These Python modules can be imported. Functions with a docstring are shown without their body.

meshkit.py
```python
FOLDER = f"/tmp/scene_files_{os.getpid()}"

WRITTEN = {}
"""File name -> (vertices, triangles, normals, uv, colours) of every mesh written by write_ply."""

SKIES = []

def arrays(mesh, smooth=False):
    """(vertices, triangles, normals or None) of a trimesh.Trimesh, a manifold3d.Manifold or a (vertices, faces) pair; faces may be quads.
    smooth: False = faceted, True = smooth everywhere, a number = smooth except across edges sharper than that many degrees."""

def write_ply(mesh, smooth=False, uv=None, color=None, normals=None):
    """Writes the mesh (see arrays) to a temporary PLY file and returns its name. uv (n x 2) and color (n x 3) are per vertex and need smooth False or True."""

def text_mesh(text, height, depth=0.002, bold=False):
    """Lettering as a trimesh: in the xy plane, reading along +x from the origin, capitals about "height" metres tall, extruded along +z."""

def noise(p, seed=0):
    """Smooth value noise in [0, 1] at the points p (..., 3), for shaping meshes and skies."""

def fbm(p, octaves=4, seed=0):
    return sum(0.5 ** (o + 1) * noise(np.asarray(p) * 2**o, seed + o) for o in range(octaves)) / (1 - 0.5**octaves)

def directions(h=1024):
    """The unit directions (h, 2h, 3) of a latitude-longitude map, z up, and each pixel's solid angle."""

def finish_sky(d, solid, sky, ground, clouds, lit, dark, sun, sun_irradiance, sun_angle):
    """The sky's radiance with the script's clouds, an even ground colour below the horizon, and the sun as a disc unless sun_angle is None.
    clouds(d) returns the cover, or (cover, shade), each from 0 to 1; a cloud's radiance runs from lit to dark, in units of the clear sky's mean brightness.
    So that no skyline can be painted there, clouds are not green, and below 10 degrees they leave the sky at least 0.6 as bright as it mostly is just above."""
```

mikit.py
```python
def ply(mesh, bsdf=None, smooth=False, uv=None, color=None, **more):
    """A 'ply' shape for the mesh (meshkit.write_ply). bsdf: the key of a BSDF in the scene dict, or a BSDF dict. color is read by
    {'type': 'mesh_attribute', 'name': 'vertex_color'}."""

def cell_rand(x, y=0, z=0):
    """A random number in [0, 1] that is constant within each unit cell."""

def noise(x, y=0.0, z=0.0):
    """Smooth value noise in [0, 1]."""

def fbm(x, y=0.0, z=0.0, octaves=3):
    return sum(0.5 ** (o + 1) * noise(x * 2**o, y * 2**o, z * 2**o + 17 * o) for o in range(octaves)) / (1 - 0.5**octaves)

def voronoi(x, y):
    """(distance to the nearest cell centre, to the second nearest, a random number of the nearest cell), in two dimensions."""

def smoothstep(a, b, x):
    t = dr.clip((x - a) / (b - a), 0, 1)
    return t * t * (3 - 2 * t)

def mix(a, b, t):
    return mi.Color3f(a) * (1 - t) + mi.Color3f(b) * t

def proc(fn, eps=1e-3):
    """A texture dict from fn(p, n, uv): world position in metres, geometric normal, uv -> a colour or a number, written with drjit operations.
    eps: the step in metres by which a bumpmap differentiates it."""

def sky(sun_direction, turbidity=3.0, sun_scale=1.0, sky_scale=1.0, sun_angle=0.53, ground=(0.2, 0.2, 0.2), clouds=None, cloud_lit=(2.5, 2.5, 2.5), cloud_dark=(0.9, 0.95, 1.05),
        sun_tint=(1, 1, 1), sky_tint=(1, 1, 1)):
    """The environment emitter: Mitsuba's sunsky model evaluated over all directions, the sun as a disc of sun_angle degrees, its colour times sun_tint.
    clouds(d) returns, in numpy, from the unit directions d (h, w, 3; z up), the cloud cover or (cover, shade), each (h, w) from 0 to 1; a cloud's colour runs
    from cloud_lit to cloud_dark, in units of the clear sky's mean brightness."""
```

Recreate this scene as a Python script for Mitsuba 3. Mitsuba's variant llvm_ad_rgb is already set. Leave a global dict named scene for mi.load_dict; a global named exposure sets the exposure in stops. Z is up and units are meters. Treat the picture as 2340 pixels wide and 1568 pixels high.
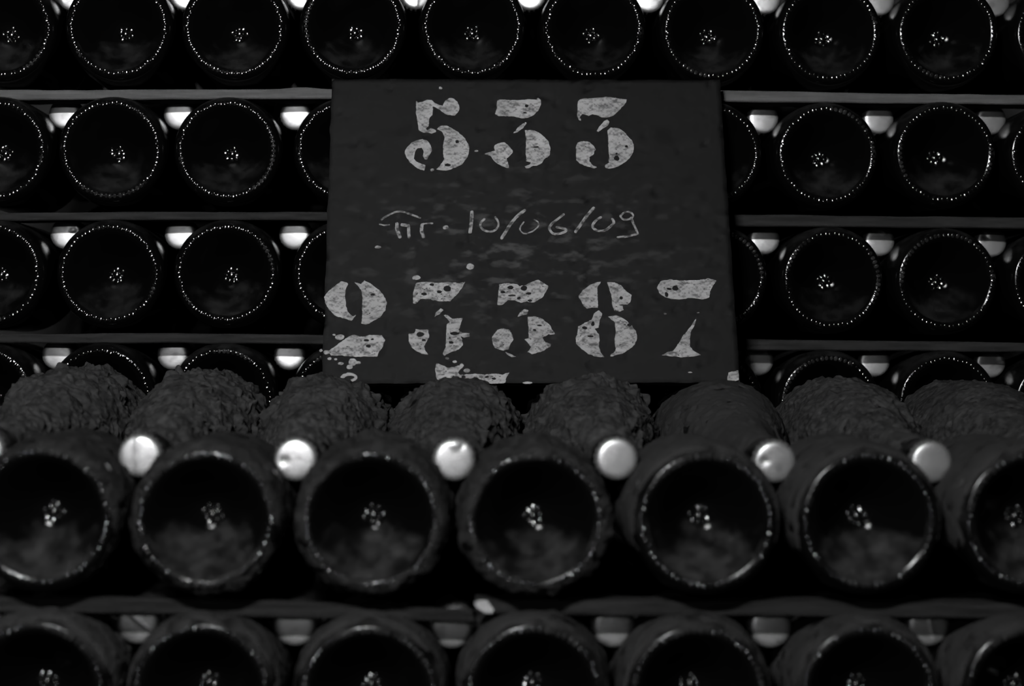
import math, random
import numpy as np, trimesh, drjit as dr, mitsuba as mi
import mikit, meshkit
from shapely.geometry import Polygon, Point, LineString
from shapely import affinity
from shapely.ops import unary_union

T = mi.ScalarTransform4f
scene, labels = {}, {}

# ------------------------------------------------------------------ camera, lamps, exposure
F, CZ = 3570.0, 0.30                                   # focal length in pixels of the 2340 wide frame, camera height
YAW, PITCH = math.atan(100 / F), math.atan(31 / F)
fwd = np.array([math.sin(YAW) * math.cos(PITCH), math.cos(YAW) * math.cos(PITCH), math.sin(PITCH)])
right = np.cross(fwd, [0, 0, 1.0]); right /= np.linalg.norm(right)
upv = np.cross(right, fwd)
scene['camera'] = {'type': 'thinlens', 'fov': math.degrees(2 * math.atan(1170 / F)), 'fov_axis': 'x',
                   'to_world': T().look_at(origin=[0, 0, CZ], target=[float(fwd[0]), float(fwd[1]), CZ + float(fwd[2])], up=[0, 0, 1]),
                   'aperture_radius': 0.0066, 'focus_distance': 1.225, 'near_clip': 0.02, 'far_clip': 20.0}
exposure = 0.0
LAMPS = [((-0.24, -0.02, CZ + 0.56), 0.022, 1600.0),     # place, radius and radiance of the tubular bulbs
         ((-0.62, -1.60, CZ + 0.46), 0.022, 460.0)]


def at(px, py, d):
    v = fwd + right * (px - 1170) / F + upv * (784 - py) / F
    v = v * (d / v[1])
    return np.array([v[0], v[1], v[2] + CZ])


# ------------------------------------------------------------------ materials
def grey(v): return {'type': 'rgb', 'value': [v, v, v]}
def sstep(a, b, x): return mikit.smoothstep(a, b, x)
def fb(p, s, o=3): return mikit.fbm(p.x * s + 31.0, p.y * s + 17.0, p.z * s + 5.0, o)


DUST = {'type': 'diffuse', 'reflectance': mikit.proc(lambda p, n, uv: mi.Color3f(0.0028 + 0.0102 * sstep(0.2, 0.8, fb(p, 120.0, 4))))}
GLASS = {'type': 'roughplastic', 'diffuse_reflectance': grey(0.0008), 'alpha': 0.05, 'int_ior': 1.5, 'specular_reflectance': grey(0.42)}
BEAD = {**GLASS, 'alpha': 0.045, 'int_ior': 2.0, 'specular_reflectance': grey(1.0)}
PUNT = {**GLASS, 'alpha': 0.05, 'specular_reflectance': grey(0.15)}


def film(lo, hi, amount, scale):                       # dust that has settled on faces that look up, in patches
    return mikit.proc(lambda p, n, uv: amount * sstep(lo, hi, n.z + 1.1 * (fb(p, scale, 3) - 0.5)))


def smudge(lo, hi, amount, scale):                     # smeared patches regardless of facing
    return mikit.proc(lambda p, n, uv: amount * sstep(lo, hi, fb(p, scale, 3)))


mats = {
    'm_glass_back': {'type': 'blendbsdf', 'weight': film(0.35, 1.0, 0.45, 45.0), 'a': GLASS, 'b': DUST},
    'm_glass_front': {'type': 'blendbsdf', 'weight': film(0.05, 0.65, 0.85, 40.0), 'a': GLASS, 'b': DUST},
    'm_bead_back': {'type': 'blendbsdf', 'weight': smudge(0.57, 0.64, 0.97, 26.0), 'a': BEAD, 'b': DUST},
    'm_bead_front': {'type': 'blendbsdf', 'weight': smudge(0.50, 0.66, 0.9, 30.0), 'a': BEAD, 'b': DUST},
    'm_punt_back': {'type': 'blendbsdf', 'weight': film(0.25, 0.95, 0.55, 70.0), 'a': PUNT, 'b': DUST},
    'm_punt_front': {'type': 'blendbsdf', 'weight': film(0.15, 0.85, 0.95, 75.0), 'a': PUNT, 'b': DUST},
    'm_boss': BEAD,
    'm_dust': {'type': 'diffuse', 'reflectance': mikit.proc(lambda p, n, uv: mi.Color3f(0.0046 + 0.0138 * sstep(0.15, 0.85, 0.5 * fb(p, 150.0, 4) + 0.5 * fb(p, 420.0, 2)) * (0.70 + 0.7 * fb(p, 45.0, 2))))},
    'm_dust_dark': {'type': 'diffuse', 'reflectance': mikit.proc(lambda p, n, uv: mi.Color3f(0.0028 + 0.0080 * sstep(0.15, 0.85, 0.5 * fb(p, 150.0, 4) + 0.5 * fb(p, 420.0, 2)) * (0.70 + 0.7 * fb(p, 45.0, 2))))},
    'm_dust_fine': {'type': 'diffuse', 'reflectance': mikit.proc(lambda p, n, uv: mi.Color3f(0.0079 + 0.0057 * fb(p, 80.0, 4)))},
    'm_cap': {'type': 'principled', 'base_color': mikit.proc(lambda p, n, uv: mi.Color3f(0.2492 - 0.0738 * sstep(0.55, 0.75, fb(p, 130.0, 3)))),
              'metallic': 0.9, 'roughness': mikit.proc(lambda p, n, uv: 0.37 + 0.10 * fb(p, 90.0, 2))},
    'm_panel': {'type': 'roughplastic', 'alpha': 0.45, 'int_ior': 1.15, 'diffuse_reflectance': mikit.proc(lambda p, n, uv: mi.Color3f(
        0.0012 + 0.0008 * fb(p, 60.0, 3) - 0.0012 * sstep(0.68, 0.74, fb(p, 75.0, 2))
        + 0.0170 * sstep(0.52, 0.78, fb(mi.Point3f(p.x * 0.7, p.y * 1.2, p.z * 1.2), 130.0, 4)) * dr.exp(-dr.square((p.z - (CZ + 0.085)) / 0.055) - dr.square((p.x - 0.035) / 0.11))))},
    'm_paint': {'type': 'diffuse', 'reflectance': mikit.proc(lambda p, n, uv: mi.Color3f(
        0.0355 + 0.0959 * sstep(0.28, 0.60, 0.5 * fb(mi.Point3f(p.x * 0.8, p.y, p.z * 1.2), 240.0, 3) + 0.5 * fb(p, 650.0, 3)) * (0.65 + 0.6 * fb(p, 70.0, 2))))},
    'm_chalk': {'type': 'diffuse', 'reflectance': mikit.proc(lambda p, n, uv: mi.Color3f(0.0213 + 0.0852 * sstep(0.3, 0.65, fb(p, 420.0, 3))))},
    'm_stone': {'type': 'diffuse', 'reflectance': mikit.proc(lambda p, n, uv: mi.Color3f(0.011 + 0.010 * fb(p, 9.0, 4)))},
    'm_bulb': {'type': 'diffuse', 'reflectance': grey(0.8)},
    'm_socket': {'type': 'roughplastic', 'diffuse_reflectance': grey(0.03), 'alpha': 0.2},
}
for k, (lo, hi) in {'m_wood_pale': (0.0298, 0.0440), 'm_wood': (0.0072, 0.0124), 'm_wood_dark': (0.0071, 0.0114), 'm_wood_front': (0.0050, 0.0092), 'm_wood_split': (0.0852, 0.1775)}.items():
    mats[k] = {'type': 'diffuse', 'reflectance': mikit.proc(lambda p, n, uv, lo=lo, hi=hi: mi.Color3f(
        lo + (hi - lo) * 1.3 * sstep(0.2, 0.8, mikit.fbm(p.x * 45.0, p.y * 400.0, p.z * 420.0, 3)) * (0.55 + 0.6 * mikit.fbm(p.x * 12.0, p.y * 9.0, 3.0, 2))))}
for k, v in mats.items():
    scene[k] = {'type': 'twosided', 'b': v} if k != 'm_glass' else v


# ------------------------------------------------------------------ helpers
def numbered(name):
    if name not in USED:
        USED[name] = 0
        return name
    USED[name] += 1
    return f'{name}_{USED[name]:03d}'


USED = {}


def thing(name, label, cat, group=None):
    key = numbered(name)
    labels[key] = {'label': label, 'category': cat}
    if group:
        labels[key]['group'] = group
    return key


def put(key, shape, mat=None, world=None):
    key = numbered(key)
    d = dict(shape)
    if mat:
        d['bsdf'] = {'type': 'ref', 'id': mat}
    if world is not None:
        d['to_world'] = world
    scene[key] = d
    return key


def struct(name, mesh, mat):
    k = numbered(name)
    scene[k] = mikit.ply(mesh, mat)
    labels[k] = {'kind': 'structure'}
    return k


def box(x0, x1, y0, y1, z0, z1):
    m = trimesh.creation.box((x1 - x0, y1 - y0, z1 - z0))
    m.apply_translation(((x0 + x1) / 2, (y0 + y1) / 2, (z0 + z1) / 2))
    return m


def lathe(profile, n):
    """Surface of revolution about z from (r, z) points, outside on the left of the walk."""
    p = np.asarray(profile, float)
    a = np.arange(n) * 2 * np.pi / n
    v = np.stack([p[:, None, 0] * np.cos(a), p[:, None, 0] * np.sin(a), np.repeat(p[:, 1:], n, 1)], -1).reshape(-1, 3)
    i, j = np.meshgrid(np.arange(len(p) - 1), np.arange(n), indexing='ij')
    q = np.stack([i * n + j, i * n + (j + 1) % n, (i + 1) * n + (j + 1) % n, (i + 1) * n + j], -1).reshape(-1, 4)
    f = np.vstack([q[:, [0, 1, 2]], q[:, [0, 2, 3]]])
    m = trimesh.Trimesh(v, f, process=False)
    m.merge_vertices()
    m.update_faces(m.nondegenerate_faces())
    return m


def cr(points, k=4):
    """Catmull-Rom through the points."""
    p = np.asarray(points, float)
    q = np.vstack([2 * p[0] - p[1], p, 2 * p[-1] - p[-2]])
    out = []
    for i in range(1, len(q) - 2):
        for t in np.arange(k) / k:
            out.append(0.5 * (2 * q[i] + (q[i + 1] - q[i - 1]) * t + (2 * q[i - 1] - 5 * q[i] + 4 * q[i + 1] - q[i + 2]) * t * t + (3 * q[i] - q[i - 1] - 3 * q[i + 1] + q[i + 2]) * t ** 3))
    return np.array(out + [p[-1]])


# ------------------------------------------------------------------ the setting: a cellar gallery
BACK, FRONT, CAPIN, LEN = 1.2816, 0.92, 0.037, 0.300     # planes of the bottle bases, recess of the caps, bottle length
RB, RR = 0.046, 0.038                                    # body and base ring radius
struct('floor', box(-2.2, 2.2, -2.6, 1.9, -0.06, -0.0), 'm_stone')
struct('ceiling', box(-2.2, 2.2, -2.6, 1.9, 1.7, 1.76), 'm_stone')
struct('wall_back', box(-2.2, 2.2, 1.84, 1.9, 0, 1.7), 'm_stone')
struct('wall_front', box(-2.2, 2.2, -2.6, -2.54, 0, 1.7), 'm_stone')
struct('wall_left', box(-2.2, -2.14, -2.54, 1.84, 0, 1.7), 'm_stone')
struct('wall_right', box(2.14, 2.2, -2.54, 1.84, 0, 1.7), 'm_stone')
struct('stone_ledge', box(-0.75, 0.75, 1.292, 1.80, 0, CZ - 0.0890), 'm_stone')       # carries the back stack behind the front one


# ------------------------------------------------------------------ bottle meshes (axis z, base at 0, mouth at LEN)
mm = 0.001
outer = cr([(38, 0.0), (40.4, 0.9), (42.8, 3.6), (44.3, 8), (45.4, 15), (46, 25)], 4)
body = cr([(46, 25), (46, 60), (46, 100), (44.8, 112), (41.8, 124), (36.0, 142), (28.6, 163), (22.3, 182), (17.0, 205), (14.4, 228), (13.5, 255), (13.0, 282)], 3)
neck = np.array([(13.0, 284), (14.4, 285.5), (14.4, 290), (12.9, 291.5), (12.9, 298.5), (11, 299.6), (0, 299.6)])
punt = cr([(0, 29.5), (3, 29.6), (6, 29.0), (10, 27.2), (15, 23.2), (21, 17.0), (27, 10.0), (31.5, 4.8), (34.3, 2.0), (36.2, 0.7), (38, 0.0)], 3)
BODY = mikit.ply(lathe(np.vstack([punt[-7:-1], outer[:-1], body, neck]) * mm, 72), None, smooth=40)
PUNT_MESH = mikit.ply(lathe(punt[:-6] * mm, 72), None, smooth=True)


def bead_ring(seed):
    rnd = np.random.default_rng(seed)
    parts, n = [], 62
    ball = trimesh.creation.icosphere(subdivisions=1, radius=1.0)
    for i in range(n):
        a = 2 * math.pi * (i + rnd.uniform(-.12, .12)) / n
        s = rnd.uniform(0.85, 1.12)
        m = ball.copy()
        m.apply_scale([2.05 * s * mm, 1.62 * s * mm, 0.62 * s * mm])
        m.apply_transform(trimesh.transformations.euler_matrix(rnd.normal(0, .17), rnd.normal(0, .17), 0))
        m.apply_translation([38.0 * mm, 0, -0.12 * mm])
        m.apply_transform(trimesh.transformations.rotation_matrix(a, [0, 0, 1]))
        parts.append(m)
    return mikit.ply(trimesh.util.concatenate(parts), None, smooth=True)


BEADS = [bead_ring(s) for s in range(5)]


def punt_mark(seed):
    """The moulded boss at the top of the punt: a low button with a ring of small lumps."""
    rnd = np.random.default_rng(100 + seed)
    parts = [lathe(np.array([(0, 27.6), (1.2, 27.5), (2.4, 28.0), (3.4, 29.3), (3.2, 30.5)]) * mm, 20)]
    for i in range(8):
        a = 2 * math.pi * i / 8 + rnd.uniform(-.15, .15)
        m = trimesh.creation.icosphere(subdivisions=2, radius=1.0)
        m.apply_scale(np.array([2.5, 2.3, 0.85]) * mm * rnd.uniform(.8, 1.2))
        m.apply_transform(trimesh.transformations.euler_matrix(rnd.normal(0, .24), rnd.normal(0, .24), a))
        m.apply_translation([5.0 * mm * math.cos(a), 5.0 * mm * math.sin(a), 28.9 * mm])
        parts.append(m)
    return mikit.ply(trimesh.util.concatenate(parts), None, smooth=True)


MARKS = [punt_mark(s) for s in range(3)]


def cap_mesh(kind, seed):
    """Crown cap, face looking along +z at LEN + 1.5 mm: slightly domed face, rounded edge, fluted skirt."""
    rnd = np.random.default_rng(seed)
    n = 126
    prof = np.array([(0, 1.75), (2, 1.74), (4, 1.70), (6, 1.62), (8, 1.5), (9.5, 1.36), (10.8, 1.12), (11.8, 0.72), (12.5, 0.1), (12.9, -0.9), (13.05, -2.2), (13.25, -3.6), (13.5, -5.0), (13.3, -5.3)])
    a = np.arange(n) * 2 * np.pi / n
    flute = np.clip((-prof[:, 1] - 0.6) / 4.0, 0, 1)
    r = prof[:, :1] + flute[:, None] * 0.42 * np.cos(21 * a)[None]
    r = np.minimum(r, 13.9)
    x, y = r * np.cos(a), r * np.sin(a)
    z = np.repeat(prof[:, 1:], n, 1).copy()
    if kind == 1:                                     # a dent by the rim
        z -= 1.1 * np.exp(-((x + 6.5) ** 2 + (y - 3.0) ** 2) / 7.0)
    if kind == 2:                                     # a fold over the face
        z += 0.45 * np.exp(-((x - 0.35 * y - 1.5) / 1.3) ** 2) * (r < 11.5)
    if kind == 3:                                     # a chipped, turned up edge
        z += 0.9 * np.exp(-(x ** 2 / 12.0 + (y - 9.5) ** 2 / 5.0)) - 0.5 * np.exp(-((x - 5) ** 2 + (y - 8.5) ** 2) / 2.0)
    z += 0.10 * (meshkit.noise(np.stack([x / 5.0, y / 5.0, np.full_like(x, seed)], -1), seed) - 0.5)
    v = np.stack([x, y, z], -1).reshape(-1, 3)
    i, j = np.meshgrid(np.arange(len(prof) - 1), np.arange(n), indexing='ij')
    q = np.stack([i * n + j, (i + 1) * n + j, (i + 1) * n + (j + 1) % n, i * n + (j + 1) % n], -1).reshape(-1, 4)
    m = trimesh.Trimesh(v * mm + [0, 0, LEN], np.vstack([q[:, [0, 1, 2]], q[:, [0, 2, 3]]]), process=False)
    m.merge_vertices()
    m.update_faces(m.nondegenerate_faces())
    return mikit.ply(m, None, smooth=50)


CAPS = [cap_mesh(0, 1), cap_mesh(1, 2), cap_mesh(2, 3), cap_mesh(3, 4), cap_mesh(0, 5)]


def dust_coat(seed, s0, s1, phi0, phi1, base, clump, nphi, ns, inner=None, bare=0.0):
    """Lumpy crust of cellar dust over the glass profile between the heights s0 and s1 (metres from the base), round the angles phi0..phi1 (0 = up)."""
    prof = np.vstack([punt[-8:-1], outer[:-1], body]) * mm
    if inner is None:
        prof = np.vstack([outer, body[1:]]) * mm
    seg = np.r_[0, np.cumsum(np.linalg.norm(np.diff(prof, axis=0), axis=1))]
    zs = np.interp(seg, seg, prof[:, 1])
    lo = 0.0 if inner is not None else np.interp(s0, prof[:, 1], seg)
    hi = np.interp(s1, prof[-len(body):, 1], seg[-len(body):])
    s = np.linspace(lo, hi, ns)
    r, z = np.interp(s, seg, prof[:, 0]), np.interp(s, seg, prof[:, 1])
    tr, tz = np.gradient(r, s), np.gradient(z, s)
    L = np.hypot(tr, tz)
    nr, nz = tz / L, -tr / L
    phi = np.linspace(phi0, phi1, nphi)
    S, P = np.meshgrid(np.arange(ns), phi, indexing='ij')
    ux, uy = np.sin(P), np.cos(P)                     # local y is up for the placed bottle
    p = np.stack([r[:, None] * ux, r[:, None] * uy, np.repeat(z[:, None], nphi, 1)], -1)
    n = np.stack([nr[:, None] * ux, nr[:, None] * uy, np.repeat(nz[:, None], nphi, 1)], -1)
    o = np.array([seed * 3.7, seed * 1.3, seed * 2.1])
    big, mid, fine = meshkit.fbm(p / 0.026 + o, 2, seed), meshkit.fbm(p / 0.009 + o, 3, seed + 5), meshkit.noise(p / 0.0028 + o, seed + 9)
    edge = np.minimum(np.arange(ns), np.arange(ns)[::-1])[:, None] / (0.05 * ns)
    fade = np.clip(edge, 0, 1)
    if phi1 - phi0 < 6.2:
        fade = fade * np.clip(np.minimum(P - phi0, phi1 - P) / 0.35, 0, 1)
    tiny = meshkit.noise(p / 0.0016 + o, seed + 12)
    lump = np.clip((mid - 0.44) * 3.4, 0, 1.4) ** 1.2 * np.clip(big * 2.2 - 0.45, 0, 1.1)
    k = min(1.0, base / 0.0012 + clump / 0.004)
    pit = np.clip(meshkit.fbm(p / 0.0075 + o + 13, 2, seed + 15) - 0.60, 0, 1)
    t = base * (0.5 + big) + clump * lump + k * (0.0008 * (fine - 0.5) + 0.0005 * (tiny - 0.5) - 0.010 * pit) - 0.0003
    t = t - bare * 0.006 * np.clip(0.52 - meshkit.fbm(p / 0.017 + o + 40, 3, seed + 31), 0, 1)
    t = t * fade - 0.0012 * (1 - fade)
    w = np.stack([meshkit.noise(p / 0.006 + o + k * 9.1, seed + 20 + k) - 0.5 for k in range(3)], -1)
    q = p + n * t[..., None] + w * (0.0042 * np.clip(t / 0.004, 0, 1) * min(1.0, clump / 0.004))[..., None]
    i, j = np.meshgrid(np.arange(ns - 1), np.arange(nphi - 1), indexing='ij')
    f = np.stack([i * nphi + j, i * nphi + j + 1, (i + 1) * nphi + j + 1, (i + 1) * nphi + j], -1).reshape(-1, 4)
    return mikit.ply((q.reshape(-1, 3), f), None, smooth=True)


def base_out(x, y, z, rz=0.0):                        # base looks at the camera (-y)
    return T().translate([x, y, z]).rotate([0, 0, 1], rz).rotate([1, 0, 0], -90)


def neck_out(x, ycap, z, roll=0.0, yaw=0.0, pitch=0.0):
    return T().translate([x, ycap + LEN + 0.0015, z]).rotate([0, 0, 1], yaw).rotate([1, 0, 0], pitch).rotate([1, 0, 0], 90)


ORD = ['first', 'second', 'third', 'fourth', 'fifth', 'sixth', 'seventh', 'eighth', 'ninth', 'tenth', 'eleventh']
rng = random.Random(7)


def bottle_base(px, py, plane, label, group, gm, bm, coat=None, cm='m_dust'):
    c = at(px, py, plane)
    y = plane + rng.uniform(-0.002, 0.002)
    W = base_out(c[0], y, c[2], rng.uniform(-.5, .5))
    k = thing('bottle', label, 'bottle', group)
    spin = T().rotate([0, 0, 1], rng.uniform(0, 360))
    put(k + '__glass_body', BODY, gm, W)
    put(k + '__punt', PUNT_MESH, gm.replace('glass', 'punt'), W)
    put(k + '__knurled_ring', rng.choice(BEADS), bm, W @ spin)
    put(k + '__punt_boss', rng.choice(MARKS), 'm_boss', W @ spin)
    if coat is not None:
        put(k + '__dust_coat', coat, cm, W @ T().rotate([0, 0, 1], 180))
    return k


def bottle_neck(px, py, plane, label, group, gm, cap, roll, tilt, coat=None, cm='m_dust'):
    c = at(px, py, plane)
    W = neck_out(c[0], plane, c[2])
    k = thing('bottle', label, 'bottle', group)
    put(k + '__glass_body', BODY, gm, W)
    C = W @ T().translate([0, 0, LEN - .004]).rotate([1, 0, 0], tilt[0]).rotate([0, 1, 0], tilt[1]).translate([0, 0, .004 - LEN]).rotate([0, 0, 1], roll)
    cap_key = put(k + '__crown_cap', CAPS[cap], 'm_cap', C)
    labels[cap_key] = {'label': 'pale metal crown cap'}
    if coat is not None:
        put(k + '__dust_coat', coat, cm, W)
    return k

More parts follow.
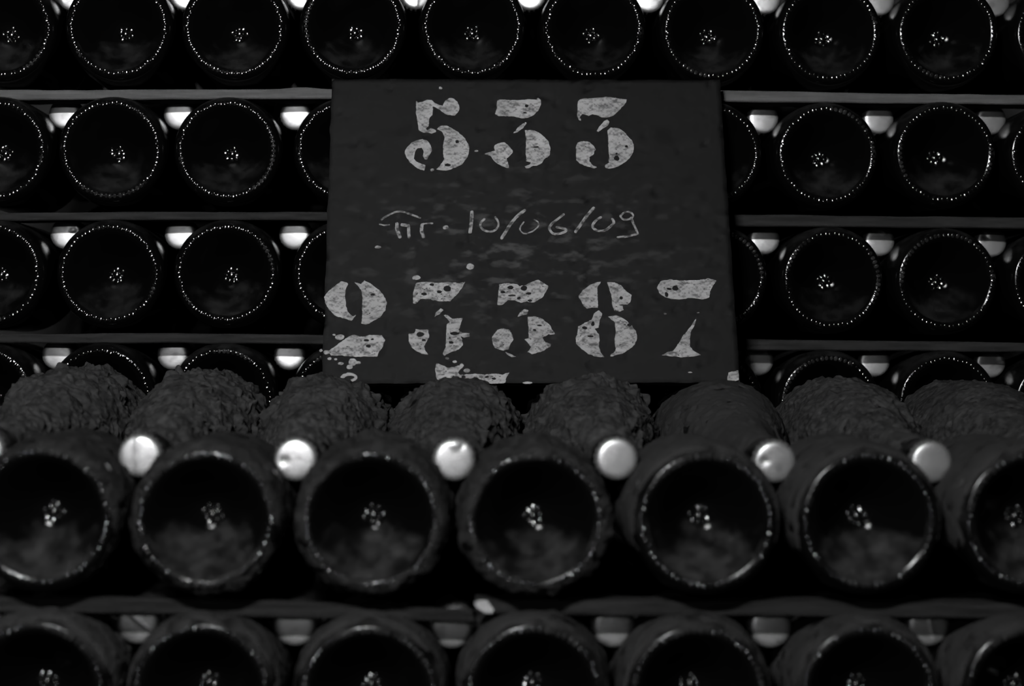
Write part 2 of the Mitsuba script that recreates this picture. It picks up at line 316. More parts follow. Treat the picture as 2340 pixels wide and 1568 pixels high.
# outlines on the sign in millimetres from its lower left corner
DIGITS = [('5',[[(68.8,240.8),(70.4,239.4),(73.9,240.3),(77.8,241.7),(81.8,241.7),(83.0,239.5),(86.5,237.7),(90.1,236.3),(92.4,241.3),(96.0,243.5),(99.5,243.1),(101.9,239.9),(103.9,235.0),(102.7,231.0),(99.9,227.5),(94.4,227.9),(92.1,228.8),(88.9,231.9),(85.0,234.6),(82.2,235.9),(82.2,227.9),(79.5,225.2),(78.8,218.1),(76.8,215.5),(78.0,214.2),(81.1,216.1),(85.1,214.2),(85.1,212.9),(81.6,210.9),(78.0,212.4),(74.1,212.0),(71.0,214.6),(70.1,220.8),(68.9,229.6)],
[(85.4,215.5),(88.2,218.1),(92.9,218.6),(97.6,216.4),(103.1,212.4),(107.8,207.6),(110.5,201.9),(111.7,197.1),(110.1,190.1),(106.2,184.0),(100.7,181.0),(94.5,178.4),(89.1,178.4),(85.2,179.3),(89.1,184.0),(91.4,188.4),(90.6,193.6),(90.6,199.7),(91.7,207.6),(90.5,212.0)],
[(59.8,194.4),(61.7,198.8),(65.6,203.2),(70.3,205.4),(74.2,206.5),(78.1,204.9),(80.8,200.6),(82.0,196.2),(79.7,191.8),(78.2,188.4),(75.8,188.4),(74.3,191.0),(75.4,195.3),(73.4,198.8),(70.3,197.9),(68.0,194.4),(67.3,189.2),(69.6,185.8),(73.5,184.5),(76.7,183.2),(75.9,178.0),(72.0,179.3),(67.4,182.3),(64.2,185.8),(61.1,190.1)]],
[(101.9,204.1,1.4,1.6),(94.5,183.2,2.4,1.1)]),('3',[[(133.9,240.9),(136.3,242.2),(144.2,241.8),(152.1,241.8),(160.1,242.7),(165.6,242.1),(167.6,244.1),(169.9,241.4),(169.9,237.4),(167.4,232.5),(163.8,228.0),(158.2,225.3),(153.5,225.3),(148.0,226.6),(140.9,227.1),(135.4,227.1),(132.2,229.3),(133.9,234.2)],
[(146.6,211.2),(150.2,216.0),(154.2,220.0),(157.0,222.0),(157.7,220.9),(154.9,216.0),(150.9,212.9)],
[(156.4,214.3),(161.2,214.7),(166.7,213.0),(171.4,208.6),(175.2,204.2),(176.5,198.0),(175.7,191.9),(171.7,188.4),(169.3,185.0),(165.4,182.3),(162.3,182.8),(159.1,180.6),(156.8,180.2),(155.7,182.3),(160.0,183.6),(160.8,185.8),(156.9,186.7),(156.7,198.0),(157.1,207.7)],
[(123.4,193.2),(128.0,194.9),(132.0,196.2),(131.2,200.2),(135.1,202.8),(139.8,203.3),(143.7,200.2),(146.4,195.4),(144.4,191.9),(141.3,189.3),(142.8,184.1),(143.3,180.2),(139.6,181.0),(135.0,183.6),(131.1,186.7),(128.8,191.0)]],
[(158.0,236.5,1.4,1.4),(156.7,230.2,1.6,0.7),(164.9,199.3,2.4,0.7)]),('3',[[(199.7,240.6),(202.2,242.8),(208.5,243.7),(216.5,244.2),(224.5,244.9),(230.0,243.8),(233.9,242.9),(239.5,242.4),(237.7,237.9),(232.8,232.6),(228.6,228.1),(223.8,226.3),(219.1,225.9),(215.2,228.1),(211.3,229.0),(208.1,227.6),(202.6,229.0),(200.9,226.3),(202.0,222.7),(200.0,223.2),(198.6,228.1),(199.2,235.2)],
[(213.6,213.9),(216.5,217.9),(219.7,221.9),(223.0,224.1),(224.9,222.3),(223.2,218.3),(218.7,215.7),(215.1,212.6)],
[(222.3,214.3),(225.9,216.7),(230.6,216.6),(235.2,213.9),(239.0,209.5),(242.4,204.2),(243.8,199.8),(242.8,194.6),(239.8,189.3),(235.0,185.0),(230.2,181.9),(223.8,179.9),(220.0,180.6),(219.6,182.8),(222.8,185.4),(223.4,191.1),(222.9,199.8),(223.2,208.6)],
[(197.0,199.8),(198.3,202.9),(203.5,204.6),(208.1,203.8),(211.2,200.3),(212.7,197.2),(211.0,192.8),(207.7,190.2),(207.6,186.7),(209.9,183.2),(213.3,181.1),(210.6,180.5),(205.2,181.9),(199.8,184.5),(197.1,187.6),(196.9,192.8)]],
[(229.2,189.3,2.2,2.4),(229.4,193.3,0.9,1.3),(237.5,199.8,1.4,1.2)]),('2',[[(-0.3,70.2),(3.1,75.0),(8.2,79.7),(12.5,83.1),(17.9,81.6),(15.8,75.9),(15.5,70.2),(16.6,62.6),(18.0,57.9),(22.0,53.6),(24.6,55.5),(21.2,50.3),(15.1,52.2),(8.9,54.1),(3.5,59.8),(0.3,65.5)],
[(22.3,82.6),(27.6,80.6),(30.2,84.0),(35.5,80.6),(41.8,75.8),(45.4,71.1),(47.9,65.4),(46.5,58.7),(43.0,53.1),(37.0,49.8),(32.7,47.0),(28.7,48.0),(29.0,56.9),(29.2,68.3),(28.1,75.9)],
[(6.3,22.4),(3.6,25.2),(10.4,30.8),(16.4,35.4),(22.4,39.1),(28.5,37.2),(34.6,38.6),(44.2,38.6),(47.0,34.4),(45.2,28.8),(42.7,25.1),(41.0,20.9),(33.2,21.4),(24.5,21.0),(15.8,21.9)]],
[(36.6,72.0,1.9,0.9),(34.3,29.8,1.8,1.2),(32.9,34.4,2.2,1.1),(37.3,35.3,1.3,0.9)]),('3',[[(67.8,72.5),(69.9,81.5),(76.1,82.5),(81.4,82.5),(87.6,81.5),(93.8,82.4),(101.8,81.5),(108.0,82.4),(105.3,76.7),(100.9,71.0),(96.5,66.2),(87.7,66.2),(80.6,68.1),(73.6,68.2),(70.1,63.9),(67.9,64.9)],
[(84.2,53.5),(85.9,57.7),(89.4,60.5),(91.2,59.1),(88.6,55.8)],
[(64.6,39.9),(69.4,39.9),(70.3,43.6),(74.7,42.7),(79.5,43.2),(80.8,37.1),(78.2,32.4),(76.5,29.6),(77.4,25.9),(80.0,22.4),(73.9,23.6),(67.8,27.8),(65.1,33.4)],
[(91.2,55.3),(94.7,54.9),(97.8,52.0),(106.1,52.5),(104.4,47.3),(103.1,42.6),(106.1,40.3),(110.9,40.3),(111.4,37.0),(107.0,36.5),(104.8,37.5),(106.5,30.5),(103.5,26.8),(97.4,24.9),(92.2,21.7),(90.9,23.1),(93.0,28.7),(93.5,39.8),(93.9,47.3),(96.5,49.2)]],
[(94.2,76.7,2.9,2.5),(82.3,80.1,1.8,1.2),(76.2,72.4,2.4,1.1),(88.1,74.3,2.1,1.3),(100.0,39.8,3.7,1.3),(73.8,39.0,3.1,1.9),(76.5,34.3,1.7,0.9),(97.4,32.4,1.6,1.0)]),('3',[[(132.6,63.3),(133.5,71.8),(134.5,80.4),(139.8,81.4),(146.0,80.9),(150.4,79.0),(154.4,79.9),(164.3,84.2),(167.8,82.3),(172.6,78.9),(170.3,73.7),(167.5,68.9),(159.5,64.7),(156.0,66.1),(151.1,64.7),(145.8,67.1),(140.6,67.1),(136.1,62.8)],
[(148.3,53.3),(150.1,57.6),(153.7,59.6),(156.8,58.5),(155.4,55.2),(151.8,54.3)],
[(128.4,36.9),(132.4,42.5),(136.8,43.9),(142.0,42.5),(143.7,38.8),(145.0,34.6),(141.9,30.4),(141.0,26.7),(136.6,25.7),(130.5,27.6),(128.8,32.3)],
[(138.3,24.8),(143.5,22.5),(146.6,20.6),(143.5,20.3),(140.1,22.5)],
[(155.8,53.3),(161.1,53.8),(167.2,51.9),(172.4,47.1),(175.0,42.4),(176.6,38.7),(171.4,38.7),(166.9,35.9),(169.5,32.2),(173.4,31.2),(172.5,28.4),(165.9,24.7),(158.8,22.9),(155.4,24.3),(158.1,28.5),(154.6,33.1),(152.9,35.0),(156.4,35.9),(156.6,44.4)]],
[(153.5,77.1,2.7,2.1),(142.9,77.6,2.5,1.4),(144.1,70.9,3.0,1.0),(149.4,68.8,1.6,1.2),(157.0,72.8,2.1,1.0),(137.1,73.7,1.9,1.1),(157.8,66.6,1.9,1.0),(161.3,42.5,1.2,1.0),(164.9,46.2,2.1,0.7)]),('8',[[(195.5,70.3),(198.7,75.1),(204.2,79.4),(210.5,82.0),(213.6,82.4),(210.3,77.4),(210.5,69.8),(210.2,60.3),(205.4,61.2),(201.8,59.5),(198.4,64.1)],
[(218.0,82.2),(223.8,81.7),(229.0,79.3),(232.4,74.5),(236.8,71.6),(236.1,66.9),(233.8,63.5),(229.3,62.1),(230.1,58.8),(226.5,57.4),(223.0,58.3),(221.4,64.0),(220.8,71.7)],
[(207.0,56.0),(210.6,58.8),(213.6,56.0),(211.7,50.8),(210.2,44.2),(207.5,43.3),(210.8,37.6),(210.1,28.3),(211.3,23.7),(213.8,19.9),(207.7,20.4),(201.6,22.8),(196.5,27.0),(192.7,31.2),(192.4,35.8),(194.3,41.4),(194.4,45.2),(199.7,48.0),(205.1,50.8)],
[(217.9,53.2),(223.7,54.6),(230.7,51.2),(235.8,46.0),(238.6,41.3),(239.8,36.6),(237.8,31.0),(233.2,26.4),(227.9,23.1),(219.9,20.8),(218.2,21.0),(222.7,25.5),(222.1,32.9),(223.3,41.4),(222.6,48.9)]],
[(228.7,68.8,1.4,1.3),(230.2,62.9,3.6,0.5),(199.6,44.2,2.1,1.1),(205.9,47.5,1.5,1.9),(203.8,37.2,2.3,0.9),(234.0,46.5,1.6,1.3)]),('7',[[(256.5,77.3),(259.5,82.6),(266.7,84.1),(274.6,83.3),(283.6,83.5),(290.7,83.8),(297.1,85.0),(303.2,83.2),(300.3,78.7),(298.2,74.4),(296.6,69.1),(292.5,67.2),(282.8,68.7),(276.5,67.7),(268.5,67.6),(262.4,69.2),(259.0,72.1)],
[(285.9,51.6),(284.3,45.9),(281.4,41.2),(280.2,36.5),(279.9,29.0),(282.3,24.8),(287.8,21.7),(282.0,20.7),(273.2,19.9),(265.4,20.7),(257.6,21.7),(262.1,24.0),(266.5,24.9),(271.2,30.9),(275.0,37.5),(279.7,43.1),(283.5,48.7)]],
[(270.8,76.8,2.5,1.9),(263.8,71.6,1.3,2.1),(266.3,76.4,1.8,1.0)])]
CHALK = [('T',[([(41.3,131.5),(45.3,130.6),(48.9,131.0)],1.2),([(42.5,135.5),(47.9,139.4),(55.0,142.4),(60.4,141.9),(65.8,139.9),(72.6,137.1)],1.6),([(54.7,132.0),(54.8,127.1),(57.1,120.7)],2.7)]),('i',[([(58.7,131.0),(62.3,130.5),(63.7,129.6),(64.2,120.7)],2.5)]),('r',[([(74.4,131.0),(74.0,126.1),(75.4,120.7)],2.7),([(74.0,131.5),(78.4,132.2),(82.5,132.2)],1.4)]),('dot',[([(92.2,128.6),(93.4,129.0)],3.2)]),('1',[([(113.5,141.9),(113.0,134.0),(112.1,124.6)],2.8)]),('0',[([(131.9,137.4),(134.1,133.0),(133.2,128.0),(128.6,125.1),(123.3,126.1),(120.2,129.5),(120.6,133.0),(123.3,135.9)],1.7)]),('slash',[([(154.9,143.4),(148.6,137.9),(144.0,132.0),(139.4,124.1),(136.7,119.7)],2.5)]),('0',[([(154.3,133.4),(152.0,130.0),(151.1,126.5),(154.6,123.3),(160.5,125.1),(165.1,129.0),(165.6,132.9),(162.5,135.4)],1.2)]),('6',[([(185.6,139.9),(181.5,136.4),(177.8,133.4),(175.5,131.0),(174.1,128.0),(176.7,123.6),(181.2,123.1),(185.7,124.6),(187.7,126.5),(184.9,128.0),(180.0,128.8)],2.0)]),('slash',[([(209.5,145.4),(204.1,138.9),(199.4,131.9),(194.7,125.0)],2.5)]),('0',[([(214.9,137.4),(210.3,133.9),(208.3,129.0),(211.8,126.0),(217.2,126.0),(222.3,129.5),(225.1,132.9),(223.9,135.9)],2.1)]),('9',[([(230.3,138.4),(234.1,141.8),(238.6,141.8),(240.7,138.8),(237.9,135.9),(232.9,135.4),(230.3,138.4)],1.6),([(238.8,136.9),(240.9,130.9),(242.9,125.5),(242.8,123.0),(236.0,121.1),(227.8,120.1)],1.8)])]
FLECKS = [(8.0,39.1,1.1,0.7),(12.4,37.1,3.5,2.3),(-1.6,26.2,1.4,1.1),(2.8,24.8,2.2,1.7),(9.9,19.2,1.3,0.9),(13.8,15.8,2.3,1.1),(22.7,16.9,3.0,3.0),(26.8,16.4,2.2,1.3),(20.4,13.0,2.4,1.7),(5.1,19.7,1.7,1.1),(70.3,86.1,3.2,1.9),(94.4,19.7,1.5,1.0),(109.1,9.7,2.6,1.7),(100.0,16.9,1.8,1.1),(112.0,95.4,3.0,2.5),(40.3,112.0,2.6,1.2),(88.4,252.9,1.6,1.2),(82.1,178.8,1.6,1.2),(117.1,195.8,1.6,0.9),(262.2,55.6,1.2,0.6),(287.5,56.5,1.0,0.5),(278.7,7.7,1.8,0.5),(155.0,-0.1,3.9,0.9)]
PATCHES = [[(84.9,10.2),(86.1,15.7),(91.3,13.9),(94.8,12.0),(100.9,12.5),(105.2,15.7),(107.0,13.8),(102.6,8.3),(103.5,6.5),(115.6,7.4),(120.8,6.4),(129.5,7.3),(136.4,6.4),(141.6,8.2),(139.0,3.6),(138.1,-0.5),(129.4,-0.9),(119.9,-0.7),(113.9,0.0),(102.6,-0.8),(93.1,-1.5),(87.9,0.1),(86.2,4.7)],
[(308.0,7.6),(315.6,9.4),(315.9,1.1),(306.3,0.3),(307.3,3.9)]]
PATCH_HOLES = [(106.9,4.6,1.9,1.1),(115.6,3.2,2.2,1.1),(124.3,4.6,1.9,0.9),(109.5,1.9,1.3,0.8),(129.4,3.2,1.8,0.8),(119.9,0.9,1.6,0.6)]
RING = [(20.2,4.5,6.4,3.7),(20.6,4.5,3.6,1.5)]


# ------------------------------------------------------------------ back stack: four layers in view
rows = [  # (name, base x's in the photograph from the left, base y at the left and right, cap x's, cap y)
    ('top', [2, 270, 536, 806, 1080, 1357, 1629, 1898, 2165, 2436], [64, 62, 62, 60, 60, 64, 69, 73, 75, 77]),
    ('second', [-11, 254, 519, 792, 1070, 1347, 1625, 1892, 2160, 2422], [342, 342, 343, 344, 346, 347, 350, 353, 352, 355]),
    ('third', [-21, 248, 517, 789, 1072, 1352, 1636, 1904, 2165, 2430], [625, 625, 625, 626, 628, 631, 635, 639, 642, 644]),
    ('fourth', [-40, 230, 507, 785, 1070, 1347, 1626, 1895, 2165, 2433], [909, 909, 909, 911, 913, 917, 920, 924, 926, 928]),
]
caps_px = [
    [165, 423, 688, 950, 1213, 1484, 1750, 2011, 2275],
    [146, 409, 675, 938, 1208, 1480, 1745, 2009, 2266],
    [149, 411, 673, 938, 1210, 1482, 1748, 2011, 2267],
    [130, 394, 661, 930, 1200, 1470, 1734, 2000, 2265],
]
for r, (rn, xs, ys) in enumerate(rows):
    n = len(xs)
    for i, (x, y) in enumerate(zip(xs, ys)):
        hidden = r > 0 and 4 <= i <= 5
        if hidden:
            continue
        row = f"in the back stack's {rn} row"
        if r == 0:
            lab = f'dark bottle base, {ORD[i]} from the left {row}'
        elif i in (3, 6):
            lab = f"dark bottle base cut by the sign's {'left' if i == 3 else 'right'} edge {row}"
        elif i < 3:
            lab = f'dark bottle base {row}, ' + ['cut by the left photo edge', 'second from the left photo edge', 'third from the left photo edge'][i]
        else:
            lab = f'dark bottle base {row}, ' + ['first full one right of the sign', 'second full one right of the sign', 'cut by the right photo edge'][i - 7]
        bottle_base(x, y, BACK, lab, 'bottles lying base outward in the back stack', 'm_glass_back', 'm_bead_back')
    for i, x in enumerate(caps_px[r]):
        if r > 0 and 3 <= i <= 5:
            continue
        yb = (ys[i] + ys[i + 1]) / 2
        zc = at(x, yb, BACK)[2] + 0.0352
        d = BACK + CAPIN
        # pixel of that height at the caps' plane
        lo, hi = -400.0, 1400.0
        for _ in range(40):
            mid = (lo + hi) / 2
            lo, hi = (mid, hi) if at(x, mid, d)[2] > zc else (lo, mid)
        if r == 0:
            lab = f"bottle with bright crown cap between {ORD[i]} and {ORD[i + 1]} bases of back stack's top row"
        elif i < 3:
            lab = f"bottle with bright half-shaded crown cap, {ORD[i]} from the left, back stack's {rn} row"
        else:
            lab = f"bottle with half-shaded crown cap, {ORD[i - 6]} right of the sign, back stack's {rn} row"
        tilt = (rng.gauss(0, 2.2), rng.gauss(0, 2.2))
        bottle_neck(x, lo, d, lab, 'capped bottles lying neck outward in the back stack',
                    'm_glass_back', rng.choice([0, 0, 1, 2, 3, 4]), rng.uniform(0, 360), tilt)


# ------------------------------------------------------------------ laths between the layers
def lath(pts, y0, depth, mat, label, group, seed, wob=0.0006, name='wooden_lath'):
    """pts: (px, top, bottom) along the lath's front edge in the photograph, at the distance y0."""
    pts = np.array(pts, float)
    top = np.array([at(a, b, y0) for a, b, _ in pts]); bot = np.array([at(a, c, y0) for a, _, c in pts])
    x = np.linspace(top[0, 0], top[-1, 0], 140)
    zt, zb = np.interp(x, top[:, 0], top[:, 2]), np.interp(x, bot[:, 0], bot[:, 2])
    q = np.stack([x / 0.03, x * 0 + seed, x * 0], -1)
    zt = zt + wob * (meshkit.fbm(q, 3, seed) - .5) * 2
    zb = zb + wob * (meshkit.fbm(q, 3, seed + 3) - .5) * 2
    c = 0.0009
    dy = 0.0012 * (meshkit.fbm(q * 0.7, 3, seed + 8) - .5)
    ring = [(0, zb + c), (0, zt - c), (c, zt), (depth - c, zt), (depth, zt - c), (depth, zb + c), (depth - c, zb), (c, zb)]
    v = np.stack([np.stack([x, y0 + dy + yy, zz], -1) for yy, zz in ring], 1)
    n, k = len(x), len(ring)
    i, j = np.meshgrid(np.arange(n - 1), np.arange(k), indexing='ij')
    f = np.stack([i * k + j, i * k + (j + 1) % k, (i + 1) * k + (j + 1) % k, (i + 1) * k + j], -1).reshape(-1, 4)
    f = [*f[:, [0, 1, 2]], *f[:, [0, 2, 3]]]
    f += [[0, a + 1, a] for a in range(1, k - 1)] + [[(n - 1) * k, (n - 1) * k + a, (n - 1) * k + a + 1] for a in range(1, k - 1)]
    m = trimesh.Trimesh(v.reshape(-1, 3), np.array(f), process=False)
    trimesh.repair.fix_normals(m)
    key = thing(name, label, 'lath', group)
    scene[key] = mikit.ply(m, mat, smooth=25)
    return key


LB, LD = BACK + 0.010, 0.025
G = 'wooden laths between the layers of bottles'
lath([(-150, -74, -54), (2490, -62, -42)], LB, LD, 'm_wood', 'thin wooden lath over the topmost bottles', G, 1)
lath([(-150, 206, 229), (0, 206, 228), (480, 204, 227), (640, 203, 226), (690, 199, 226), (760, 204, 226), (1660, 207, 232), (2340, 217, 238), (2490, 219, 240)], LB, LD, 'm_wood_pale', 'palest thin wooden lath level with the top edge of the sign', G, 2)
lath([(-150, 488, 504), (0, 487, 504), (250, 484, 503), (750, 485, 503), (1690, 490, 517), (2340, 498, 522), (2490, 499, 523)], LB, LD, 'm_wood', 'thin grey wooden lath level with the handwritten date on the sign', G, 3)
lath([(-150, 764, 783), (0, 764, 783), (400, 762, 784), (730, 766, 786), (1700, 775, 800), (2340, 784, 804), (2490, 785, 805)], LB, LD, 'm_wood', 'thin grey wooden lath behind the lower digits of the sign', G, 4)
lath([(-150, 1046, 1066), (2490, 1056, 1076)], LB, LD, 'm_wood_dark', 'thin wooden lath under the fourth row of the back stack', G, 5)
LF = FRONT + 0.022
lath([(-150, 1366, 1400), (0, 1366, 1400), (330, 1368, 1404), (680, 1378, 1412), (850, 1387, 1414), (1000, 1393, 1422), (1080, 1396, 1425)], LF, 0.009, 'm_wood_front', 'sagging dark lath under the front row, left of the joint', G, 6)
fl = lath([(1086, 1372, 1400), (1180, 1371, 1405), (1430, 1375, 1409), (1860, 1375, 1409), (2200, 1379, 1413), (2490, 1381, 1415)], LF, 0.020, 'm_wood_front', 'dark lath under the front row with a pale split end by the joint', G, 7)

# pale split end of the right front lath
a, b = at(1084, 1371, LF - 0.0006), at(1128, 1401, LF - 0.0006)
tip = trimesh.convex.convex_hull(np.array([[x, y, z] for y in (LF - .0008, LF + .008) for x, z in
      [(a[0], a[2] - .0026), (a[0] + .0020, a[2] - .0004), (a[0] + .0075, a[2] - .0003), (b[0] + .0002, b[2] + .0018), (b[0] - .001, b[2] - .0002), (a[0] + .006, b[2] + .0002), (a[0] + .002, b[2] + .0030)]]))
k = fl + '__split_end'
scene[k] = mikit.ply(tip, 'm_wood_split')
labels[k] = {'label': 'pale splintered end'}

# ------------------------------------------------------------------ front stack: two layers
fx = [[-280, 95, 470, 848, 1225, 1615, 1988, 2362], [-300, 78, 458, 843, 1222, 1595, 1988, 2360]]
fy = [[1180, 1181, 1187, 1190, 1191, 1191, 1191, 1191], [1580, 1582, 1586, 1588, 1587, 1588, 1590, 1590]]
cx = [[-43, 318, 675, 1038, 1410, 1772, 2130], [-42, 315, 674, 1033, 1403, 1762, 2123]]
cy = [[1032, 1043, 1052, 1052, 1050, 1056, 1057], [1420, 1424, 1429, 1435, 1433, 1434, 1430]]
PI = math.pi
for i in range(8):
    inner = 1 if i in (1, 2, 3, 4) else None
    if inner:
        coat = dust_coat(40 + i, 0, 0.10, -PI, PI, [0, .0006, .0006, .0010, .0008][i], [0, .0014, .0018, .0026, .0020][i], 300, 150, inner=1, bare=[0, .9, .7, .35, .5][i])
    else:
        coat = dust_coat(40 + i, 0.0006, 0.11, -2.2, 2.2, 0.0008, 0.0008, 180, 110, bare=0.15)
    lab = {0: 'dusty bottle base just past the left end of the front top row', 1: 'dusty bottle base at the left edge of the front top row', 2: 'dusty bottle base second from left in front top row, bright spot on upper rim',
           3: 'bottle base crusted all round, third from the left in the front top row', 4: 'crusty bottle base below the middle of the sign in the front top row', 5: 'cleaner bottle base with glinting bead ring, fifth from left in the front top row',
           6: 'bottle base with bright glint at lower right, sixth in the front top row', 7: 'dusty bottle base cut by the right photo edge in the front top row'}[i]
    bottle_base(fx[0][i], fy[0][i], FRONT, lab, 'bottles lying base outward in the front stack', 'm_glass_front', 'm_bead_front', coat, 'm_dust_dark' if i in (1, 2, 3, 4) else 'm_dust_fine')
for i in range(8):
    coat = dust_coat(60 + i, 0.0006, 0.10, -1.9, 1.9, 0.0007, 0.0008 if i > 1 else .003, 160, 90, bare=0.4)
    lab = 'dusty bottle base just past the left end of the lower front row' if i == 0 else f'dusty bottle base cut by the bottom edge of the photo, {ORD[i - 1]} from the left'
    bottle_base(fx[1][i], fy[1][i], FRONT, lab, 'bottles lying base outward in the front stack', 'm_glass_front', 'm_bead_front', coat, 'm_dust_fine')
capk = [[0, 2, 1, 3, 0, 1, 4], [0, 2, 0, 4, 0, 4, 2]]
caproll = [[0, 200, 30, 0, 0, 20, 60], [0, 70, 0, 0, 0, 0, 30]]
humps = [(.0018, .005), (.002, .0060), (.002, .0060), (.0018, .0055), (.002, .0060), (.0014, .0014), (.0016, .0035), (.0014, .0020)]
for r in range(2):
    for i in range(7):
        d = FRONT + CAPIN + 0.006
        coat = None
        if r == 0:
            coat = dust_coat(80 + i, 0.002, 0.275, -2.0, 2.0, humps[i][0], humps[i][1], 260, 300)
        tilt = (rng.gauss(0, 1.2), rng.gauss(0, 1.2))
        where = 'at the left edge of the photo' if i == 0 else f"between {ORD[i - 1]} and {ORD[i]} {'upper' if r == 0 else 'lower'} front bases"
        lab = (f'bottle with bright round cap and dust-crusted body, {where}' if r == 0 else f'bottle whose cap shows below the front lath, {where}')
        bottle_neck(cx[r][i], cy[r][i], d, lab, 'capped bottles lying neck outward in the front stack', 'm_glass_front', capk[r][i], caproll[r][i], tilt, coat, 'm_dust_fine' if i == 5 else 'm_dust')
# one more dusty body past the last cap, at the right edge
bottle_neck(2492, 1059, FRONT + CAPIN + 0.006, 'dust-crusted bottle body at the right edge behind the front top row', 'capped bottles lying neck outward in the front stack', 'm_glass_front', 0, 0, (0, 0),
            dust_coat(88, 0.002, 0.275, -2.0, 2.0, humps[7][0], humps[7][1], 260, 300))
lath([(-150, 1768, 1800), (2490, 1776, 1808)], LF, 0.020, 'm_wood_front', 'dark lath under the lower front row', G, 8)
struct('stone_sill', box(-0.75, 0.75, 0.90, 1.28, 0, at(1170, 1808, LF)[2] - .001), 'm_stone')

# ------------------------------------------------------------------ the painted sign
SO = np.array([-0.1102, 1.1810, CZ - 0.0202])
EX, EY = np.array([1, 0, 0.003]), np.array([-0.0028, 0.3401, 0.9404])
EX, EY = EX / np.linalg.norm(EX), EY / np.linalg.norm(EY)
EN = np.cross(EX, EY)
SW, SH, TH = 0.3166, 0.2617, 0.008
M = np.eye(4); M[:3, 0], M[:3, 1], M[:3, 2], M[:3, 3] = EX, EY, EN, SO
SIGN = T(M.tolist())
sign = thing('sign_board', 'dark rectangular sign leaning on the back stack, stencilled 533 and 23387 in white', 'sign')
nx, ny = 150, 124
u, v = np.meshgrid(np.linspace(0, 1, nx), np.linspace(0, 1, ny))
e = np.minimum.reduce([u * SW, (1 - u) * SW, v * SH, (1 - v) * SH])
X, Y = u * SW, v * SH
q = np.stack([X, Y, X * 0], -1)
jag = (meshkit.fbm(q / 0.012, 3, 3) - .5) * 0.0016
X = X + np.where((u == 0) | (u == 1), jag, 0); Y = Y + np.where((v == 0) | (v == 1), jag * .7, 0)
pits = np.clip(meshkit.fbm(q / 0.007 + 3, 2, 11) - 0.70, 0, 1) * -0.006
Z = 0.0006 * (meshkit.fbm(q / 0.02, 3, 5) - .5) + pits - 0.0012 * np.exp(-e / 0.0009)
front = np.stack([X, Y, Z], -1).reshape(-1, 3)
back = front.copy(); back[:, 2] = -TH
idx = np.arange(nx * ny).reshape(ny, nx)
qf = np.stack([idx[:-1, :-1], idx[:-1, 1:], idx[1:, 1:], idx[1:, :-1]], -1).reshape(-1, 4)
loop = np.r_[idx[0, :], idx[1:, -1], idx[-1, -2::-1], idx[-2:0:-1, 0]]
nxt = np.roll(loop, -1); N = nx * ny
quads = np.vstack([qf, qf[:, ::-1] + N, np.stack([loop, loop + N, nxt + N, nxt], -1)])
put(sign + '__panel', mikit.ply((np.vstack([front, back]), quads), 'm_panel', smooth=35), None, SIGN)


def rough(poly, seed, amp=0.45, step=0.8):
    """A hand-stencilled outline: densified and worn."""
    g = poly.buffer(0)
    out = []
    for p in getattr(g, 'geoms', [g]):
        rings = []
        for ring in [p.exterior, *p.interiors]:
            n = max(8, int(ring.length / step))
            pts = np.array([ring.interpolate(t, normalized=True).coords[0] for t in np.arange(n) / n])
            w = np.stack([meshkit.fbm(np.stack([pts[:, 0] / 1.6, pts[:, 1] / 1.6, np.full(n, k * 7.0)], -1), 2, seed + k) - .5 for k in (0, 1)], -1)
            rings.append(pts + w * 2 * amp)
        out.append(Polygon(rings[0], rings[1:]).buffer(0))
    return unary_union(out)


def blob(x, y, rx, ry):
    return affinity.scale(Point(x, y).buffer(1.0, 10), max(rx, .25), max(ry, .25))


def paint(geom, h=0.00045):
    parts = []
    for g in getattr(geom, 'geoms', [geom]):
        if g.geom_type == 'Polygon' and g.area > 0.05:
            m = trimesh.creation.extrude_polygon(g, (h + 0.001) / mm, engine='earcut')
            m.apply_scale(mm)
            m.apply_translation([0, 0, -0.001])
            parts.append(m)
    return mikit.ply(trimesh.util.concatenate(parts), None)


def speckle(geom, seed, n, r=0.55):
    rnd = random.Random(seed)
    x0, y0, x1, y1 = geom.bounds
    return unary_union([blob(rnd.uniform(x0, x1), rnd.uniform(y0, y1), rnd.uniform(.3, 1.6) * r, rnd.uniform(.25, .8) * r) for _ in range(n)])


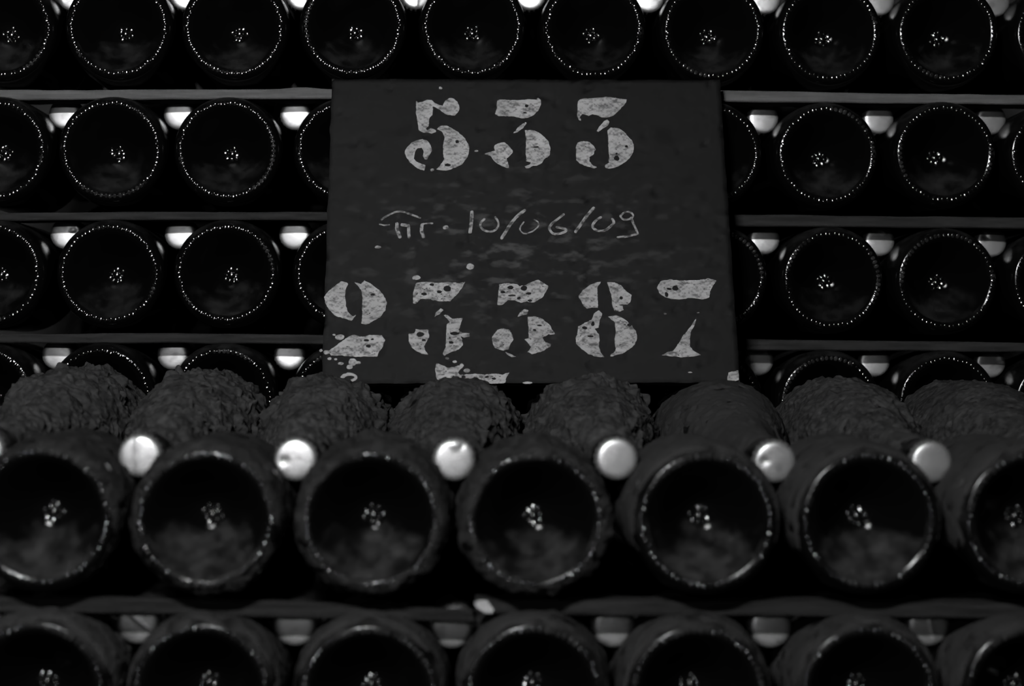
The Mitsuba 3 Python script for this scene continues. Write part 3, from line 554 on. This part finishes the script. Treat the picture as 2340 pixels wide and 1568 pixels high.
wear = [6, 8, 8, 22, 55, 60, 28, 18]
for i, (ch, polys, holes) in enumerate(DIGITS):
    g = unary_union([Polygon(p).buffer(0) for p in polys])
    g = rough(rough(g, 50 + i * 5, 0.40), 55 + i * 5, 0.25, 0.4)
    cut = [blob(*h) for h in holes]
    if cut:
        g = g.difference(rough(unary_union(cut), 300 + i, 0.5))
    g = g.difference(rough(speckle(g, 900 + i, wear[i] * 2, 0.5), 950 + i, 0.35, 0.35))
    k = put(sign + '__stencilled_digit', paint(g), 'm_paint', SIGN)
    labels[k] = {'label': f'stencilled white digit {ch}'}
for i, (ch, strokes) in enumerate(CHALK):
    g = unary_union([LineString(cr(p, 4) if len(p) > 2 else p).buffer(w * .50) for p, w in strokes])
    k = put(sign + '__chalk_character', paint(rough(g, 700 + i * 3, 0.22, 0.6), 0.0003), 'm_chalk', SIGN)
    labels[k] = {'label': 'handwritten chalk ' + {'dot': 'full stop', 'slash': 'slash'}.get(ch, ('letter ' if ch.isalpha() else 'digit ') + ch)}
for i, p in enumerate(PATCHES):
    g = rough(Polygon(p).buffer(0), 820 + i, 0.6)
    if i == 0:
        g = g.difference(rough(unary_union([blob(*h) for h in PATCH_HOLES]), 830, .5)).difference(speckle(g, 77, 40))
    k = put(sign + '__paint_patch', paint(g), 'm_paint', SIGN)
    labels[k] = {'label': 'worn patch of white paint on the bottom edge'}
g = unary_union([rough(blob(*f), 850 + j, 0.35) for j, f in enumerate(FLECKS)] + [rough(blob(*RING[0]).difference(blob(*RING[1])), 890, .4)])
k = put(sign + '__paint_fleck', paint(g, 0.0003), 'm_paint', SIGN)
labels[k] = {'label': 'small flecks of white paint', 'kind': 'stuff'}

# ------------------------------------------------------------------ cellar lamps behind and above the camera
for i, (c, rad, power) in enumerate(LAMPS):
    k = thing('hanging_bulb', ['bare tubular bulb hanging close above the camera', 'bare tubular bulb hanging further back in the gallery'][i], 'lamp')
    tube = trimesh.creation.capsule(height=0.15, radius=rad, count=[12, 20])
    tube.apply_translation([0, 0, -0.075] if abs(tube.bounds[0, 2] + rad) < 1e-3 else [0, 0, 0])
    tube.apply_transform(trimesh.transformations.rotation_matrix(math.pi / 2, [0, 1, 0]))
    tube.apply_translation(c)
    scene[k + '__bulb'] = {**mikit.ply(tube, 'm_bulb', smooth=True), 'emitter': {'type': 'area', 'radiance': grey(power)}}
    s = lathe(np.array([(0, 0), (.014, 0), (.016, .004), (.016, .035), (.010, .05), (0, .052)]), 24)
    s.apply_translation([c[0], c[1], c[2] + rad - .002])
    scene[k + '__socket'] = mikit.ply(s, 'm_socket', smooth=40)
    cord = trimesh.creation.cylinder(.003, segment=[[c[0], c[1], c[2] + rad + .045], [c[0], c[1], 1.70]], sections=8)
    scene[k + '__cord'] = mikit.ply(cord, 'm_socket')
